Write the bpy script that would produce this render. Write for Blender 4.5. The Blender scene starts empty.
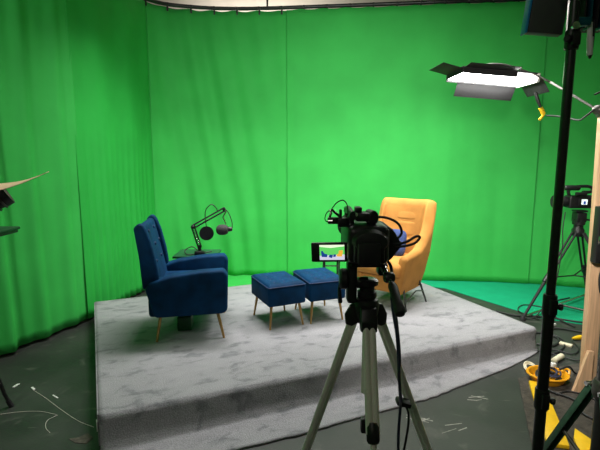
import bpy, bmesh, math, random
from mathutils import Vector, Matrix, noise
PI = math.pi
R = math.radians
scn = bpy.context.scene
COL = scn.collection
random.seed(7)

# ------------------------------------------------------------------ materials
def _nodes(name):
    m = bpy.data.materials.new(name); m.use_nodes = True
    nt = m.node_tree
    return m, nt, nt.nodes['Principled BSDF']

def mat(name, col, rough=.6, metal=0, var=.12, scale=12, bump=0, bscale=200, sheen=0, spec=.5, stretch=None, coat=0):
    m, nt, b = _nodes(name)
    b.inputs['Roughness'].default_value = rough
    b.inputs['Metallic'].default_value = metal
    b.inputs['Specular IOR Level'].default_value = spec
    if coat: b.inputs['Coat Weight'].default_value = coat
    if sheen:
        b.inputs['Sheen Weight'].default_value = sheen
        b.inputs['Sheen Roughness'].default_value = .4
        b.inputs['Sheen Tint'].default_value = (*[min(1, c * 2 + .05) for c in col], 1)
    tc = nt.nodes.new('ShaderNodeTexCoord')
    src = tc.outputs['Object']
    if stretch:
        mp = nt.nodes.new('ShaderNodeMapping'); mp.inputs['Scale'].default_value = stretch
        nt.links.new(src, mp.inputs['Vector']); src = mp.outputs['Vector']
    n = nt.nodes.new('ShaderNodeTexNoise'); n.inputs['Scale'].default_value = scale; n.inputs['Detail'].default_value = 5
    nt.links.new(src, n.inputs['Vector'])
    r = nt.nodes.new('ShaderNodeValToRGB')
    r.color_ramp.elements[0].position = .3; r.color_ramp.elements[1].position = .7
    r.color_ramp.elements[0].color = (*[max(0, c * (1 - var)) for c in col], 1)
    r.color_ramp.elements[1].color = (*[min(1, c * (1 + var)) for c in col], 1)
    nt.links.new(n.outputs['Fac'], r.inputs['Fac']); nt.links.new(r.outputs['Color'], b.inputs['Base Color'])
    if bump:
        n2 = nt.nodes.new('ShaderNodeTexNoise'); n2.inputs['Scale'].default_value = bscale; n2.inputs['Detail'].default_value = 3
        nt.links.new(src, n2.inputs['Vector'])
        bp = nt.nodes.new('ShaderNodeBump'); bp.inputs['Strength'].default_value = bump; bp.inputs['Distance'].default_value = .01
        nt.links.new(n2.outputs['Fac'], bp.inputs['Height']); nt.links.new(bp.outputs['Normal'], b.inputs['Normal'])
    return m

def emit(name, col, strength):
    m, nt, b = _nodes(name)
    b.inputs['Base Color'].default_value = (*col, 1)
    b.inputs['Emission Color'].default_value = (*col, 1)
    b.inputs['Emission Strength'].default_value = strength
    return m

M = {}
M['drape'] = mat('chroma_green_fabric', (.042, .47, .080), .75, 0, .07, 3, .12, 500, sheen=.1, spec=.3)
M['drape_shaded'] = mat('chroma_green_fabric_shaded', (.026, .42, .060), .75, 0, .07, 3, .12, 500, sheen=.1, spec=.3)  # same cloth, darkened in colour for the left panel that gets less light
M['cloth'] = mat('teal_green_cloth', (.004, .32, .155), .7, 0, .08, 6, .1, 400, spec=.3)
M['black'] = mat('black_plastic', (.012, .012, .013), .42, 0, .2, 30)
M['blackmat'] = mat('black_matte', (.010, .010, .011), .7, 0, .2, 40, .1, 300)
M['rubber'] = mat('black_rubber', (.014, .014, .015), .6, 0, .2, 60, .15, 500)
M['steel_black'] = mat('black_painted_steel', (.014, .015, .014), .33, .0, .25, 25, coat=.2)
M['green_steel'] = mat('dark_green_steel', (.03, .085, .05), .38, .1, .25, 25)
M['grey_steel'] = mat('worn_grey_steel', (.10, .095, .085), .4, .8, .35, 20)
M['chrome'] = mat('bright_metal', (.75, .74, .72), .2, 1, .1, 40)
M['alu'] = mat('champagne_aluminium', (.84, .80, .71), .32, .1, .08, 15, 0, stretch=(30, 30, 1))
M['gold'] = mat('brass_legs', (.45, .27, .10), .35, .8, .15, 20)
M['velvet'] = mat('blue_velvet', (.001, .030, .088), .68, 0, .3, 9, .15, 300, sheen=.16, spec=.12)
M['velvet_dark'] = mat('blue_velvet_piping', (.002, .018, .08), .7, 0, .2, 9)
M['cushion'] = mat('blue_cushion_fabric', (.022, .045, .15), .85, 0, .2, 15, .2, 300, sheen=.2)
M['mustard'] = mat('mustard_velvet', (.49, .222, .05), .85, 0, .15, 6, .2, 160, sheen=.2, spec=.25)
M['wood'] = mat('pine_wood', (.70, .45, .27), .55, 0, .16, 6, .1, 60, stretch=(14, 14, .7))
M['tan'] = mat('lamp_tinted_metal', (.90, .64, .42), .5, 0, .1, 20)  # warm lamp light on the metal flap is put into this colour
M['yellow'] = mat('yellow_plastic', (.86, .52, .01), .45, 0, .1, 14)
M['yellowdk'] = mat('amber_plastic', (.80, .36, .008), .4, 0, .12, 14)
M['cream'] = mat('cream_plastic', (.72, .66, .48), .5, 0, .1, 20)
M['white'] = mat('white_plastic', (.75, .75, .72), .5, 0, .06, 20)
M['palescratch'] = mat('pale_scratch_line', (.6, .58, .5), .5, 0, .06, 20)
M['bluecable'] = mat('navy_cable_sheath', (.02, .025, .06), .5, 0, .1, 20)
M['bluetrim'] = mat('blue_trim', (.02, .26, .55), .4, 0, .1, 20)
M['tealmetal'] = mat('teal_anodised_metal', (.01, .12, .17), .35, .5, .2, 20)
M['greyplate'] = mat('dark_grey_panel', (.055, .062, .058), .5, 0, .12, 9)
M['darkgreen'] = mat('dark_green_board', (.006, .075, .024), .5, 0, .15, 12)
M['wallpaint'] = mat('beige_wall_paint', (.55, .50, .44), .85, 0, .06, 4, .1, 100)
M['ceilpaint'] = mat('grey_ceiling_paint', (.45, .43, .40), .9, 0, .06, 4, .1, 100)
M['mesh'] = mat('dark_mesh', (.03, .03, .03), .8, 0, .3, 120, .4, 600)
M['gaffer'] = mat('white_tape', (.8, .8, .76), .6, 0, .06, 20)
M['hull'] = mat('painted_plywood', (.05, .05, .052), .8, 0, .2, 10)
M['tube_light'] = emit('lamp_tube_glow', (1, .98, .94), 42)
M['lamp_glow'] = emit('warm_lamp_glow', (1, .86, .66), 8)

def floor_material():
    m, nt, b = _nodes('worn_dark_studio_floor')
    tc = nt.nodes.new('ShaderNodeTexCoord')
    def noise_node(scale, detail=6, dist=0, mapping=None):
        n = nt.nodes.new('ShaderNodeTexNoise'); n.inputs['Scale'].default_value = scale
        n.inputs['Detail'].default_value = detail; n.inputs['Distortion'].default_value = dist
        s = tc.outputs['Object']
        if mapping:
            mp = nt.nodes.new('ShaderNodeMapping'); mp.inputs['Scale'].default_value = mapping[0]; mp.inputs['Rotation'].default_value = (0, 0, mapping[1])
            nt.links.new(s, mp.inputs['Vector']); s = mp.outputs['Vector']
        nt.links.new(s, n.inputs['Vector'])
        return n
    def ramp(n, p0, c0, p1, c1):
        r = nt.nodes.new('ShaderNodeValToRGB')
        r.color_ramp.elements[0].position = p0; r.color_ramp.elements[0].color = (*c0, 1)
        r.color_ramp.elements[1].position = p1; r.color_ramp.elements[1].color = (*c1, 1)
        nt.links.new(n.outputs['Fac'], r.inputs['Fac']); return r
    def mix(fac, a, bcol):
        x = nt.nodes.new('ShaderNodeMix'); x.data_type = 'RGBA'
        nt.links.new(fac, x.inputs['Factor']); nt.links.new(a, x.inputs['A'])
        if isinstance(bcol, tuple): x.inputs['B'].default_value = (*bcol, 1)
        else: nt.links.new(bcol, x.inputs['B'])
        return x.outputs['Result']
    base = ramp(noise_node(2.2), .3, (.018, .021, .018), .75, (.044, .046, .041))
    scuff = ramp(noise_node(6, 8, .6), .60, (0, 0, 0), .78, (.5, .5, .5))
    c = mix(scuff.outputs['Color'], base.outputs['Color'], (.15, .145, .125))
    s1 = ramp(noise_node(3.0, 3, .25, ((1, 16, 1), .6)), .735, (0, 0, 0), .76, (.55, .55, .55))
    c = mix(s1.outputs['Color'], c, (.28, .27, .22))
    s2 = ramp(noise_node(3.4, 3, .35, ((1, 20, 1), -.9)), .75, (0, 0, 0), .775, (.5, .5, .5))
    c = mix(s2.outputs['Color'], c, (.26, .25, .2))
    nt.links.new(c, b.inputs['Base Color'])
    rr = nt.nodes.new('ShaderNodeMapRange'); rr.inputs['To Min'].default_value = .38; rr.inputs['To Max'].default_value = .62
    nt.links.new(noise_node(5).outputs['Fac'], rr.inputs['Value']); nt.links.new(rr.outputs['Result'], b.inputs['Roughness'])
    bp = nt.nodes.new('ShaderNodeBump'); bp.inputs['Strength'].default_value = .12; bp.inputs['Distance'].default_value = .01
    nt.links.new(noise_node(60).outputs['Fac'], bp.inputs['Height']); nt.links.new(bp.outputs['Normal'], b.inputs['Normal'])
    return m
M['floor'] = floor_material()
M['mat'] = mat('rough_brown_board', (.048, .040, .032), .8, 0, .55, 22, .4, 90)

def carpet_material():
    m, nt, b = _nodes('grey_pile_carpet')
    b.inputs['Roughness'].default_value = .95; b.inputs['Specular IOR Level'].default_value = .1
    b.inputs['Sheen Weight'].default_value = .15
    tc = nt.nodes.new('ShaderNodeTexCoord')
    mp = nt.nodes.new('ShaderNodeMapping'); mp.inputs['Scale'].default_value = (1, 1.7, 1)
    nt.links.new(tc.outputs['Object'], mp.inputs['Vector'])
    n = nt.nodes.new('ShaderNodeTexNoise'); n.inputs['Scale'].default_value = 7; n.inputs['Detail'].default_value = 6; n.inputs['Roughness'].default_value = .55; n.inputs['Distortion'].default_value = .4
    nt.links.new(mp.outputs['Vector'], n.inputs['Vector'])
    r = nt.nodes.new('ShaderNodeValToRGB'); cr = r.color_ramp
    cr.elements[0].position = .33; cr.elements[0].color = (.175, .178, .192, 1)
    cr.elements[1].position = .70; cr.elements[1].color = (.315, .311, .328, 1)
    e1 = cr.elements.new(.41); e1.color = (.235, .235, .25, 1)
    e2 = cr.elements.new(.455); e2.color = (.283, .280, .297, 1)
    nt.links.new(n.outputs['Fac'], r.inputs['Fac'])
    f = nt.nodes.new('ShaderNodeTexNoise'); f.inputs['Scale'].default_value = 140; f.inputs['Detail'].default_value = 2
    nt.links.new(tc.outputs['Object'], f.inputs['Vector'])
    fr = nt.nodes.new('ShaderNodeMapRange'); fr.inputs['From Min'].default_value = .3; fr.inputs['From Max'].default_value = .7; fr.inputs['To Min'].default_value = .78; fr.inputs['To Max'].default_value = 1.15
    nt.links.new(f.outputs['Fac'], fr.inputs['Value'])
    mx = nt.nodes.new('ShaderNodeMix'); mx.data_type = 'RGBA'; mx.blend_type = 'MULTIPLY'; mx.inputs['Factor'].default_value = 1
    nt.links.new(r.outputs['Color'], mx.inputs['A']); nt.links.new(fr.outputs['Result'], mx.inputs['B'])
    nt.links.new(mx.outputs['Result'], b.inputs['Base Color'])
    bp = nt.nodes.new('ShaderNodeBump'); bp.inputs['Strength'].default_value = .5; bp.inputs['Distance'].default_value = .008
    nt.links.new(f.outputs['Fac'], bp.inputs['Height']); nt.links.new(bp.outputs['Normal'], b.inputs['Normal'])
    return m
M['carpet'] = carpet_material()

# ------------------------------------------------------------------ mesh builder
def catmull(pts, n=8):
    pts = [Vector(p) for p in pts]
    if len(pts) < 3: return pts
    out = []
    P = [pts[0] * 2 - pts[1]] + pts + [pts[-1] * 2 - pts[-2]]
    for i in range(1, len(P) - 2):
        p0, p1, p2, p3 = P[i - 1], P[i], P[i + 1], P[i + 2]
        for k in range(n):
            t = k / n
            out.append(.5 * ((2 * p1) + (p2 - p0) * t + (2 * p0 - 5 * p1 + 4 * p2 - p3) * t * t + (3 * p1 - p0 - 3 * p2 + p3) * t ** 3))
    out.append(pts[-1])
    return out

class MB:
    def __init__(s):
        s.bm = bmesh.new(); s.mi = 0
    def _faces(s, faces, smooth):
        for f in faces:
            f.material_index = s.mi; f.smooth = smooth
    def box(s, c, size, rot=(0, 0, 0), bevel=0, seg=2):
        b = bmesh.new(); bmesh.ops.create_cube(b, size=1)
        for v in b.verts: v.co = Vector((v.co.x * size[0], v.co.y * size[1], v.co.z * size[2]))
        if bevel:
            bmesh.ops.bevel(b, geom=b.edges[:], offset=bevel, segments=seg, affect='EDGES', profile=.5)
        from mathutils import Euler
        mt = Matrix.Translation(c) @ Euler(rot).to_matrix().to_4x4()
        b.transform(mt); s.merge(b, bool(bevel)); return s
    def merge(s, b, smooth):
        mp = {}
        for v in b.verts: mp[v] = s.bm.verts.new(v.co)
        for f in b.faces:
            try:
                nf = s.bm.faces.new([mp[v] for v in f.verts]); nf.material_index = s.mi; nf.smooth = smooth
            except ValueError: pass
        b.free()
    def tube(s, pts, r, seg=10, cap=True, ell=1.0, up=None):
        pts = [Vector(p) for p in pts]
        rs = r if isinstance(r, (list, tuple)) else [r] * len(pts)
        rings = []; n = len(pts); nrm = None
        for i, p in enumerate(pts):
            t = (pts[min(i + 1, n - 1)] - pts[max(i - 1, 0)])
            if t.length < 1e-9: t = Vector((0, 0, 1))
            t.normalize()
            if nrm is None:
                a = Vector(up) if up else (Vector((0, 0, 1)) if abs(t.z) < .9 else Vector((1, 0, 0)))
                nrm = (a - t * a.dot(t)).normalized()
            else:
                nrm = (nrm - t * nrm.dot(t))
                nrm = nrm.normalized() if nrm.length > 1e-6 else t.orthogonal().normalized()
            bn = t.cross(nrm)
            rings.append([s.bm.verts.new(p + rs[i] * (math.cos(2 * PI * k / seg) * nrm * ell + math.sin(2 * PI * k / seg) * bn)) for k in range(seg)])
        fs = []
        for i in range(n - 1):
            for k in range(seg):
                fs.append(s.bm.faces.new((rings[i][k], rings[i][(k + 1) % seg], rings[i + 1][(k + 1) % seg], rings[i + 1][k])))
        s._faces(fs, True)
        if cap:
            s._faces([s.bm.faces.new(rings[0][::-1]), s.bm.faces.new(rings[-1])], False)
        return s
    def cyl(s, a, b, r, seg=16, r2=None):
        return s.tube([a, b], [r, r if r2 is None else r2], seg)
    def lathe(s, prof, origin=(0, 0, 0), axis=(0, 0, 1), seg=24, sx=1, sy=1):
        # prof: list of (radius, height) along axis
        q = Vector((0, 0, 1)).rotation_difference(Vector(axis).normalized())
        o = Vector(origin); rings = []
        for (r, h) in prof:
            rings.append([s.bm.verts.new(o + q @ Vector((max(r, 1e-4) * sx * math.cos(2 * PI * k / seg), max(r, 1e-4) * sy * math.sin(2 * PI * k / seg), h))) for k in range(seg)])
        fs = []
        for i in range(len(prof) - 1):
            for k in range(seg):
                fs.append(s.bm.faces.new((rings[i][k], rings[i][(k + 1) % seg], rings[i + 1][(k + 1) % seg], rings[i + 1][k])))
        fs.append(s.bm.faces.new(rings[0][::-1])); fs.append(s.bm.faces.new(rings[-1]))
        s._faces(fs, True); return s
    def prism(s, poly, d0, d1, plane='xz', bevel=0, seg=3):
        # poly in 2D, extruded along the third axis from d0 to d1
        b = bmesh.new()
        def co(p, d):
            return {'xz': (p[0], d, p[1]), 'xy': (p[0], p[1], d), 'yz': (d, p[0], p[1])}[plane]
        v0 = [b.verts.new(co(p, d0)) for p in poly]; v1 = [b.verts.new(co(p, d1)) for p in poly]
        b.faces.new(v0); b.faces.new(v1[::-1])
        n = len(poly)
        for i in range(n): b.faces.new((v0[i], v1[i], v1[(i + 1) % n], v0[(i + 1) % n]))
        bmesh.ops.recalc_face_normals(b, faces=b.faces[:])
        if bevel: bmesh.ops.bevel(b, geom=b.edges[:], offset=bevel, segments=seg, affect='EDGES', profile=.5)
        s.merge(b, bool(bevel)); return s
    def quad(s, a, b, c, d):
        f = s.bm.faces.new([s.bm.verts.new(p) for p in (a, b, c, d)]); s._faces([f], False); return s
    def grid(s, fn, nu, nv, smooth=True, closed_u=False):
        vs = [[s.bm.verts.new(fn(i / nu, j / nv)) for j in range(nv + 1)] for i in range(nu + (0 if closed_u else 1))]
        fs = []
        for i in range(nu):
            a = vs[i]; b = vs[(i + 1) % len(vs)]
            for j in range(nv): fs.append(s.bm.faces.new((a[j], b[j], b[j + 1], a[j + 1])))
        s._faces(fs, smooth); return s
    def move(s, mt):
        s.bm.transform(mt); return s
    def build(s, name, m, parent=None, origin=None, world=False, recalc=True, autosmooth=True):
        if recalc: bmesh.ops.recalc_face_normals(s.bm, faces=s.bm.faces[:])
        if parent is not None and world:
            top = parent
            while top.parent: top = top.parent
            mt = (Matrix.Translation(top.location) @ Matrix.Rotation(top.rotation_euler.z, 4, 'Z')).inverted()
            s.bm.transform(mt)
        if origin is not None: s.bm.transform(Matrix.Translation(-Vector(origin)))
        me = bpy.data.meshes.new(name); s.bm.to_mesh(me); s.bm.free()
        for x in (m if isinstance(m, list) else [m]): me.materials.append(M[x] if isinstance(x, str) else x)
        o = bpy.data.objects.new(name, me); COL.objects.link(o)
        if origin is not None: o.location = origin
        if parent is not None: o.parent = parent
        if autosmooth:
            try: me.set_sharp_from_angle(angle=R(40))
            except Exception: pass
        return o

def tag(o, label, cat, group=None, kind=None):
    o['label'] = label; o['category'] = cat
    if group: o['group'] = group
    if kind: o['kind'] = kind
    return o
def thing(name, label, cat, loc=(0, 0, 0), rotz=0, group=None):
    o = bpy.data.objects.new(name, None); COL.objects.link(o)
    o.empty_display_size = .05
    o.location = loc; o.rotation_euler = (0, 0, rotz)
    return tag(o, label, cat, group)
def struct(o):
    o['kind'] = 'structure'; return o
def copy_tree(o, parent=None):
    c = o.copy(); COL.objects.link(c)
    if parent is not None: c.parent = parent
    for ch in list(o.children): copy_tree(ch, c)
    return c
def lerp(a, b, t): return a + (b - a) * t
def interp(x, tab):
    for (x0, y0), (x1, y1) in zip(tab, tab[1:]):
        if x <= x1: return lerp(y0, y1, max(0, (x - x0) / (x1 - x0)))
    return tab[-1][1]

# ------------------------------------------------------------------ room shell
X0, X1, Y0, Y1, H = -3.9, 4.7, -2.6, 7.0, 4.1
struct(MB().box(((X0 + X1) / 2, (Y0 + Y1) / 2, -.05), (X1 - X0, Y1 - Y0, .1)).build('floor', 'floor'))
struct(MB().box(((X0 + X1) / 2, (Y0 + Y1) / 2, H + .05), (X1 - X0, Y1 - Y0, .1)).build('ceiling', 'ceilpaint'))
struct(MB().box(((X0 + X1) / 2, Y1 + .05, H / 2), (X1 - X0 + .2, .1, H)).build('wall_back', 'wallpaint'))
struct(MB().box(((X0 + X1) / 2, Y0 - .05, H / 2), (X1 - X0 + .2, .1, H)).build('wall_front', 'wallpaint'))
struct(MB().box((X0 - .05, (Y0 + Y1) / 2, H / 2), (.1, Y1 - Y0, H)).build('wall_left', 'wallpaint'))
struct(MB().box((X1 + .05, (Y0 + Y1) / 2, H / 2), (.1, Y1 - Y0, H)).build('wall_right', 'wallpaint'))

# ------------------------------------------------------------------ green curtains on a curved rail
LEFT = catmull([(-3.2, 1.0, 0), (-2.76, 2.5, 0), (-2.42, 3.42, 0), (-2.10, 4.27, 0), (-1.94, 5.0, 0), (-1.84, 5.66, 0)], 16)
BACK = catmull([(-1.84, 5.66, 0), (-1.58, 5.89, 0), (-.83, 6.03, 0), (.4, 5.93, 0), (1.7, 5.78, 0), (2.6, 5.69, 0), (3.3, 5.50, 0), (4.0, 5.2, 0)], 16)
def arc(path):
    L = [0]
    for a, b in zip(path, path[1:]): L.append(L[-1] + (b - a).length)
    return L
def sample(path, L, s):
    s = max(0, min(L[-1], s))
    for i in range(len(L) - 1):
        if s <= L[i + 1] or i == len(L) - 2:
            t = (s - L[i]) / max(1e-9, L[i + 1] - L[i])
            p = path[i].lerp(path[i + 1], t); d = (path[i + 1] - path[i]).normalized()
            return p, Vector((-d.y, d.x, 0))
def s_at(path, L, key, val):
    best = min(range(len(path)), key=lambda i: abs(path[i][key] - val)); return L[best]
RAIL_Z = 3.475
def curtain(path, s0, s1, label, m, fold, off=0, z0=.03, z1=3.45, n=170, nz=40, seed=0):
    L = arc(path)
    def fn(u, v):
        s = lerp(s0, s1, u); z = lerp(z0, z1, v)
        p, nr = sample(path, L, s)
        ed = min(1, min(u, 1 - u) * (s1 - s0) / .18); ed = ed * ed * (3 - 2 * ed)
        d = fold(s - s0, z, u) * ed + off
        # soft slack wrinkles in the cloth
        d += .010 * noise.noise(Vector((s * 1.6, z * .7, seed)))
        d += .004 * noise.noise(Vector((s * 5, z * 1.3, seed + 3)))
        # top edge dips slightly between the hooks
        dz = 0
        if v > .9: dz = -.009 * abs(math.sin(PI * s / .28)) * (v - .9) / .1
        q = p + nr * d
        return (q.x, q.y, z + dz)
    b = MB().grid(fn, n, nz)
    mid = sample(path, L, (s0 + s1) / 2)[0]
    o = b.build('green_curtain', m, origin=(mid.x, mid.y, 0), recalc=False)
    md = o.modifiers.new('thickness', 'SOLIDIFY'); md.thickness = .004; md.offset = 0
    return tag(o, label, 'curtain', 'green studio curtains')
def fold_big(s, z, u):
    lo = .5 + .5 * (1 - z / 3.4)
    a = .046 * math.sin(2 * PI * (s / .34 + .10 * math.sin(z * .9)))
    b = .022 * math.sin(2 * PI * (s / .16) + 1.3 + .6 * math.sin(z * 1.3 + s * 2))
    return (a * lo + b * lo) * (.65 + .5 * noise.noise(Vector((s * 1.1, 2, 5))))
def fold_pleat(s, z, u):
    lo = max(0, 1 - z / 2.0)
    return .012 * lo * math.sin(2 * PI * s / .105 + .5 * math.sin(z * 2)) + .010 * math.sin(2 * PI * s / .55)
def fold_drag(s, z, u):
    # diagonal drag folds near the left of the back wall
    k = math.exp(-((s - .75) / .65) ** 2)
    a = .022 * k * math.sin(2 * PI * ((s - .16 * (3.3 - z)) / .30))
    lo = max(0, 1 - z / 1.8)
    return a + .010 * lo * math.sin(2 * PI * s / .22 + z) + .006 * math.sin(2 * PI * s / .4 + .5 * z)
def fold_flat(s, z, u):
    lo = max(0, 1 - z / 2.6)
    return (.010 + .010 * lo) * noise.noise(Vector((s * 3.2 + .12 * math.sin(z * .8), z * .10, 1))) + .006 * lo * noise.noise(Vector((s * 8, z * .2, 4)))
LL, LB = arc(LEFT), arc(BACK)
sA = s_at(LEFT, LL, 1, 4.25)
curtain(LEFT, 0, sA + .03, 'green curtain with deep soft folds on the left wall nearest the camera', 'drape', fold_big, .004, n=260, seed=1)
curtain(LEFT, sA, LL[-1], 'smooth green curtain with shade put into its colour on the left wall ending at the room corner', 'drape_shaded', fold_pleat, -.004, seed=4)
sC = s_at(BACK, LB, 0, -.20); sD = s_at(BACK, LB, 0, 2.92)
curtain(BACK, .01, sC + .015, 'green back curtain with slanting drag folds behind the blue armchair', 'drape', fold_drag, .012, z0=.012, seed=9)
curtain(BACK, sC, sD + .015, 'wide flat green back curtain behind the mustard wingback chair', 'drape', fold_flat, -.010, z0=.012, n=240, seed=13)
curtain(BACK, sD, LB[-1], 'green back curtain at far right behind the small distant camcorder', 'drape', fold_flat, .010, z0=.012, n=100, seed=17)

full = LEFT[:-1] + BACK
fullL = arc(full)
rail = thing('curtain_rail', 'black curved curtain rail along the top of the green curtains', 'curtain rail', (0, 6, RAIL_Z))
sm = [sample(full, fullL, fullL[-1] * i / 240)[0] for i in range(241)]
for _ in range(2):
    sm = [sm[0]] + [(sm[i - 1] + sm[i] * 2 + sm[i + 1]) / 4 for i in range(1, len(sm) - 1)] + [sm[-1]]
MB().tube([(p.x, p.y, RAIL_Z) for p in sm], .024, 10).build('track', 'steel_black', rail, world=True)
hook0 = None
k = 0
s = 2.6
while s < fullL[-1] - .1:
    p, nr = sample(full, fullL, s)
    if hook0 is None:
        b = MB().box((0, 0, 0), (.03, .062, .035), bevel=.006).box((0, 0, -.045), (.022, .012, .065), bevel=.003)
        hook0 = h = b.build('hook', 'black', rail)
    else:
        h = hook0.copy(); COL.objects.link(h); h.parent = rail
    h.location = (p.x, p.y - 6, 0); h.rotation_euler = (0, 0, math.atan2(nr.y, nr.x) - PI / 2)
    s += .285
for sx in (3.2, 6.4, 9.2):
    p, nr = sample(full, fullL, sx)
    MB().cyl((p.x + nr.x * .05, p.y + nr.y * .05, RAIL_Z), (p.x + nr.x * .05, p.y + nr.y * .05, H), .012).build('hanger', 'steel_black', rail, world=True)

# ------------------------------------------------------------------ green floor cloth
FC = [(1.0, 5.50), (1.30, 5.62), (1.80, 5.42), (2.44, 4.36), (2.9, 4.10), (3.7, 3.95), (4.1, 4.2), (4.1, 5.25), (3.3, 5.62), (2.6, 5.82), (1.7, 5.91), (1.0, 6.00)]
o = MB().prism(FC, .001, .007, 'xy').build('floor_cloth', 'cloth', origin=(2.5, 5.0, 0))
tag(o, 'teal green cloth spread on the floor right of the platform', 'floor cloth')
FD = [(-1.35, 4.75), (.4, 5.4), (.985, 5.49), (.985, 6.01), (.4, 6.05), (-.83, 6.15), (-1.35, 6.05)]
o = MB().prism(FD, .001, .007, 'xy').build('floor_cloth', 'drape', origin=(-.2, 5.6, 0))
tag(o, 'bright green cloth on the floor behind the platform and blue footstools', 'floor cloth')

# ------------------------------------------------------------------ carpeted platform
PO = Vector((-1.115, 2.317, 0)); U = Vector((.9205, .3908, 0)); W = Vector((-.3908, .9205, 0))
PA = math.atan2(U.y, U.x); PL, PD, PZ = 3.35, 2.17, .2
plat = thing('stage_platform', 'low stage platform covered in mottled grey carpet under the chairs', 'platform', PO, PA)
MB().box((PL / 2, PD / 2 + .01, .092), (PL - .02, PD - .04, .184)).build('plywood_base', 'hull', plat)
def flare(s):
    return .010 * noise.noise(Vector((s * 60, 3, 2))) * (s < .9) + interp(s, [(0, .27), (.33, .30), (.62, .26), (.85, .15), (.97, .05), (1, .02)]) + .015 * noise.noise(Vector((s * 6, 0, 2)))
def carpet_fn(u, v):
    x = PL * u
    if v < .7:
        y = PD * (1 - v / .7) ** .9; z = PZ + .0015 * noise.noise(Vector((x * 3, y * 3, 0)))
        if y < .03: z -= .004
        return (x - .065 * (1 - u) * y / PD, y, z)
    F = flare(u)
    prof = [(0, 0, PZ), (.08, .014, PZ - .004), (.16, .026 + .02 * F, PZ - .022), (.32, .032 + .06 * F, .125), (.48, .036 + .12 * F, .064), (.60, .04 + .22 * F, .030), (.74, .04 + .48 * F, .018), (.87, .045 + .74 * F, .0145), (1, .045 + F, .0125)]
    t = (v - .7) / .3
    oy = interp(t, [(p[0], p[1]) for p in prof]); z = interp(t, [(p[0], p[2]) for p in prof])
    return (x, -oy + .006 * noise.noise(Vector((x * 9, t * 4, 1))), z + .006 * noise.noise(Vector((x * 5, t * 3, 9))) * (.15 < t < .75))
b = MB().grid(carpet_fn, 140, 100)
bmesh.ops.reverse_faces(b.bm, faces=b.bm.faces[:])
c = b.build('carpet', 'carpet', plat, recalc=False, autosmooth=False)
md = c.modifiers.new('pile', 'SOLIDIFY'); md.thickness = .012; md.offset = -1
# carpet turned down over the far, right and left sides
e = MB()
e.box((PL + .006, PD / 2, .1), (.012, PD, .19), bevel=.004)
e.box((-.038, PD / 2, .1), (.012, PD, .19), (0, 0, math.atan(.065 / PD)), bevel=.004)
e.box((PL / 2, PD + .005, .1), (PL, .012, .19), bevel=.004)
e.build('carpet_edge', 'carpet', plat)
MB().box((-.014, .012, .125), (.006, .03, .06), bevel=.002).build('edge_tape', 'gaffer', plat)

# ------------------------------------------------------------------ blue armchair
ch = thing('armchair', 'royal blue velvet armchair with brass legs at the left of the platform', 'armchair', (-.905, 3.64, PZ), R(9))
MB().box((-.02, 0, .255), (.58, .52, .15), bevel=.025, seg=3).build('seat_base', 'velvet', ch)
MB().box((.0, 0, .375), (.60, .45, .13), bevel=.05, seg=4).build('seat_cushion', 'velvet', ch)
ARM = [(-.262, .225), (-.24, .20), (.262, .21), (.295, .235), (.305, .51), (.275, .556), (.10, .55), (-.12, .522), (-.285, .475), (-.315, .43)]
for sg in (-1, 1):
    MB().prism(ARM, sg * .225, sg * .345, 'xz', bevel=.022, seg=3).build('arm', 'velvet', ch)
BACKP = [(-.27, .22), (-.19, .26), (-.24, .55), (-.292, .80), (-.315, .895), (-.360, .905), (-.380, .86), (-.325, .50)]
bk = MB().prism(BACKP, -.25, .25, 'xz', bevel=.025, seg=3).build('backrest', 'velvet', ch)
for (tz, ty) in [(.84, -.12), (.84, .12), (.72, 0), (.72, -.2), (.72, .2), (.60, -.12), (.60, .12)]:
    xx = interp(tz, [(.26, -.19), (.55, -.24), (.80, -.292), (.925, -.322)])
    MB().lathe([(.014, -.004), (.012, .006), (.004, .009)], (xx, ty, tz), (1, 0, .15), 12).build('tufting_button', 'velvet_dark', bk)
WING = [(-.335, .42), (-.225, .42), (-.212, .52), (-.228, .64), (-.264, .80), (-.292, .88), (-.312, .915), (-.342, .925), (-.380, .89), (-.350, .66)]
for sg in (-1, 1):
    MB().prism(WING, sg * .245, sg * .312, 'xz', bevel=.018, seg=3).build('wing', 'velvet', ch)
for (lx, fx) in ((-.215, -.25), (.215, .262)):
    for sg in (-1, 1):
        MB().tube([(lx, sg * .27, .215), (fx, sg * .30, 0)], [.014, .009], 10).build('leg', 'gold', ch)

o = MB().box((0, 0, .0575), (.115, .14, .115), bevel=.006).build('box', 'darkgreen', origin=None)
o.location = (-.955, 3.60, PZ); o.rotation_euler = (0, 0, R(6))
tag(o, 'small dark green box on the carpet under the blue armchair', 'box')

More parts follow.
